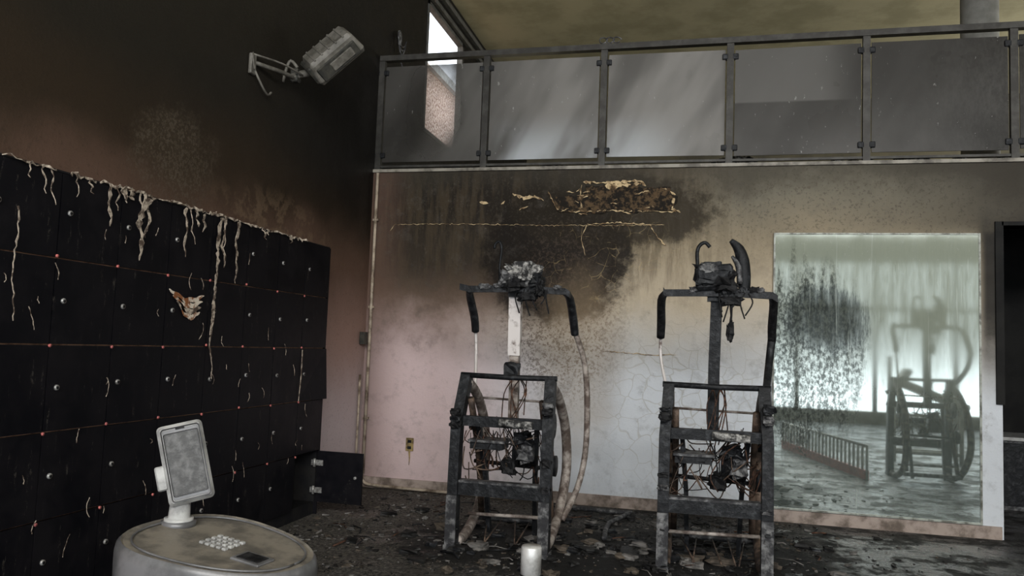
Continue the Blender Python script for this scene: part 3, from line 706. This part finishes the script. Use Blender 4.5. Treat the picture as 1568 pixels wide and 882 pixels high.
b.tube([base+Vector((0, 0, -.01)), base+Vector((0, 0, .010))], .048, MAT_KBODY, 28); b.tube([base, base+Vector((0, 0, .018))], .040, MAT_KLIGHT, 28)
b.tube([base, base+Vector((.002, 0, .06)), base+Vector((.010, -.005, .14))], [.032, .028, .024], MAT_KLIGHT, 20, 3)
b.make(emp)
b = B('screen')
w = Vector((.80, .60, 0)).normalized(); up = (Vector((-.28, 0, .96))).normalized()
nrm = w.cross(up).normalized(); w = up.cross(nrm).normalized()
sc = Vector((-1.440, 2.02, .930))
b.obox(sc, w, up, nrm, .062, .115, .020, MAT_KLIGHT, .014)
b.obox(sc+nrm*.019, w, up, nrm, .053, .105, .003, MAT_KBODY, .010); b.obox(sc+nrm*.0215, w, up, nrm, .047, .090, .002, MAT_KSCREEN, .006)
b.obox(sc-up*.03-w*.07, w, up, nrm, .014, .035, .016, MAT_KLIGHT, .006)
b.obox(sc+up*.100+nrm*.023, w, up, nrm, .012, .003, .001, MAT_BLACK)
b.make(emp)

b = B('steel_bollard')
b.tube([(-.405, 2.0, 0), (-.405, 2.0, .70)], .025, MAT_CHROME, 28); b.tube([(-.405, 2.0, .70), (-.405, 2.0, .79), (-.405, 2.0, .795)], [.0265, .0265, .024], MAT_CHROME, 28); b.tube([(-.405, 2.0, .72), (-.405, 2.0, .725)], .0275, MAT_CHAR, 28)
b.tube([(-.405, 2.0, 0), (-.405, 2.0, .01)], .06, MAT_CHROME, 28)
b.make()

# ------------------------------------------------------------------ hanging loudspeaker on left wall
th = math.radians(13.5); R0 = Vector((math.cos(th), math.sin(th), 0)); F0 = Vector((-math.sin(th), math.cos(th), 0)); U0 = Vector((0, 0, 1))
def V(r, u, t): return R0*r+U0*u-F0*t
a = V(.72, .69, 0).normalized(); bb = V(.55, -.40, .62); bb = (bb-a*bb.dot(a)).normalized(); n = a.cross(bb).normalized()
if n.dot(-F0) < 0: n = -n
c = Vector((-2.62, 5.05, 3.36))
b = B('wall_loudspeaker')
b.obox(c, a, bb, n, .215, .125, .09, MAT_SPK, .03, .88)
for k in range(5): b.obox(c+n*.088+a*(-.13+.065*k), a, bb, n, .008, .10, .008, MAT_SPK, .003)
b.obox(c+bb*.118-n*.02, a, n, bb, .17, .055, .012, MAT_SPKD, .01)
b.obox(c+bb*.127-n*.02+a*.03, a, n, bb, .10, .035, .010, MAT_SPK, .01)
b.obox(c-a*.2, bb, n, a, .10, .07, .02, MAT_SPKD, .015)
j0 = c-a*.20; wl = Vector((XW+.014, 4.55, 3.12))
b.tube([j0, j0+V(-.08, -.02, 0), j0+V(-.14, -.06, .02)], [.03, .025, .03], MAT_SPK, 10)
b.obox(j0+V(-.11, -.03, 0), (1,0,0), (0,1,0), (0,0,1), .03, .03, .05, MAT_SPKD, .01)
b.tube([j0+V(-.10, .03, 0), j0+V(-.15, .08, 0), j0+V(-.18, .02, 0), j0+V(-.20, -.08, 0)], .012, MAT_SPK, 8, 3)
b.tube([j0+V(-.12, -.05, 0), (wl+j0)/2+Vector((0, 0, -.03)), wl+Vector((0, .03, .02))], .015, MAT_SPK, 8, 3)
b.tube([j0+V(-.05, -.03, 0), (wl+j0)/2+Vector((0, 0, .03)), wl+Vector((0, .0, .07))], .007, MAT_SPK, 8, 3)
b.obox(wl, (0,1,0), (0,0,1), (1,0,0), .03, .07, .012, MAT_SPK, .006)
b.tube([wl, wl+Vector((.03, .05, -.10)), wl+Vector((.03, .15, -.16)), wl+Vector((.03, .2, -.13))], .008, MAT_SPK, 8, 4)
b.tube([wl+Vector((0, 0, .08)), wl+Vector((.02, -.03, .03)), wl+Vector((.02, .0, -.04))], .006, MAT_SPK, 8, 4)
b.make()

# ------------------------------------------------------------------ floor debris
b = B('burnt_debris'); rs = random.Random(77)
def flake(x, y, s, m, z=0.0):
    n = rs.randint(4, 7); a0 = rs.uniform(0, 6.28); tx, ty = rs.uniform(-.3, .3), rs.uniform(-.3, .3); el = rs.uniform(.15, .8)
    vs = []
    for k in range(n):
        a = 2*math.pi*k/n; r_ = s*rs.uniform(.4, 1.3); dx, dy = math.cos(a)*r_, math.sin(a)*r_*el
        dx, dy = dx*math.cos(a0)-dy*math.sin(a0), dx*math.sin(a0)+dy*math.cos(a0)
        vs.append((x+dx, y+dy, max(.002, .004+s*.12+tx*dx+ty*dy+z)))
    vb = [(p[0], p[1], 0.0005) for p in vs]
    b.add(vs+vb, [tuple(range(n))]+[(k, n+k, n+(k+1) % n, (k+1) % n) for k in range(n)], m)
for k in range(7000):
    x_ = rs.uniform(-2.7, 2.1); y_ = rs.uniform(3.0, 6.55)
    dens = .2+.8*(mnoise.noise(Vector((x_*1.3, y_*1.3, 3)))*.9+.5)
    if x_ > .8: dens *= .2
    if rs.random() > dens: continue
    mm = rs.choice([MAT_FA, MAT_FA, MAT_FB, MAT_FB, MAT_FC] if x_ < -1.4 else [MAT_FA, MAT_FB, MAT_FB, MAT_FB, MAT_FB, MAT_FC])
    flake(x_, y_, rs.choice([.005, .007, .009, .012, .018, .028])*rs.uniform(.6, 1.2), mm)
for k in range(90):
    x_ = rs.uniform(-2.4, 1.0); y_ = rs.uniform(4.6, 6.5); a_ = rs.uniform(0, 3.14); L = rs.uniform(.06, .22)
    b.tube([(x_, y_, .012), (x_+L*.5*math.cos(a_)+.01, y_+L*.5*math.sin(a_), .02), (x_+L*math.cos(a_+.2), y_+L*math.sin(a_+.2), .012)], rs.uniform(.003, .007), rs.choice([MAT_CHAR, MAT_CHAR, MAT_FA, MAT_WIRE]), 5)
for k in range(150):
    g_ = rs.choice([-1.2, -.3, .1]); x_ = rs.gauss(g_, .5); y_ = rs.gauss(5.25, .45)
    if y_ > 6.5 or y_ < 4.2 or x_ < -2.6: continue
    s_ = rs.uniform(.012, .045); b.lump((x_, y_, s_*.35), (s_*rs.uniform(.8, 1.8), s_, s_*.5), k, rs.choice([MAT_FB, MAT_FB, MAT_CHAR, MAT_FC, MAT_FA]), .6, 2.5, 8)
b.make()
b = B('fallen_bracket_pipe')
b.tube([(-1.1, 6.40, .02), (-.56, 6.33, .025), (-.50, 6.28, .03), (-.62, 5.9, .025), (-.60, 5.45, .02)], .018, MAT_CHARL, 8, 2); b.make()

# ------------------------------------------------------------------ lights
def area(name, loc, rot, sx, sy, P, col=(1, 1, 1)):
    l = bpy.data.lights.new(name, 'AREA'); l.shape = 'RECTANGLE'; l.size = sx; l.size_y = sy; l.energy = P; l.color = col
    o = bpy.data.objects.new(name, l); o.location = loc; o.rotation_euler = rot; scene.collection.objects.link(o); return o
R90 = math.radians(90)
area('added_front_high_fill', (2.0, YF-.14, 4.55), (R90, 0, 0), 9.0, 1.28, 840, (1, .98, .95))  # added fill light, unseen, set high enough to stay out of the mirror
area('daylight_front_storefront', (2.0, YF-.14, 1.78), (R90, 0, 0), 9.0, 3.0, 80, (.97, 1, .98))
area('daylight_mezzanine_side', (XR+.1, 10.1, 4.25), (R90, 0, R90), 4.1, 1.85, 210, (1, .97, .88))
sun = bpy.data.lights.new('sun', 'SUN'); sun.energy = 26; sun.angle = math.radians(.6); sun.color = (1, .96, .85)
so = bpy.data.objects.new('sun', sun); so.rotation_euler = Vector((1, .05, -1.6)).to_track_quat('-Z', 'Y').to_euler(); so.location = (-8, 8, 12); scene.collection.objects.link(so)
w = bpy.data.worlds.new('sky'); scene.world = w; w.use_nodes = True
bg = w.node_tree.nodes['Background']; bg.inputs[0].default_value = (.85, .92, 1, 1); bg.inputs[1].default_value = 2.5

# ------------------------------------------------------------------ camera
cam = bpy.data.cameras.new('camera'); co = bpy.data.objects.new('camera', cam); scene.collection.objects.link(co)
cam.sensor_width = 36; cam.lens = 1196.8/1568*36; cam.clip_start = .05
co.matrix_world = Matrix.Translation((0, 0, 1.3)) @ Matrix.Rotation(math.radians(13.536), 4, 'Z') @ Matrix.Rotation(math.radians(90+4.274), 4, 'X') @ Matrix.Rotation(math.radians(2.125), 4, 'Z')
scene.camera = co
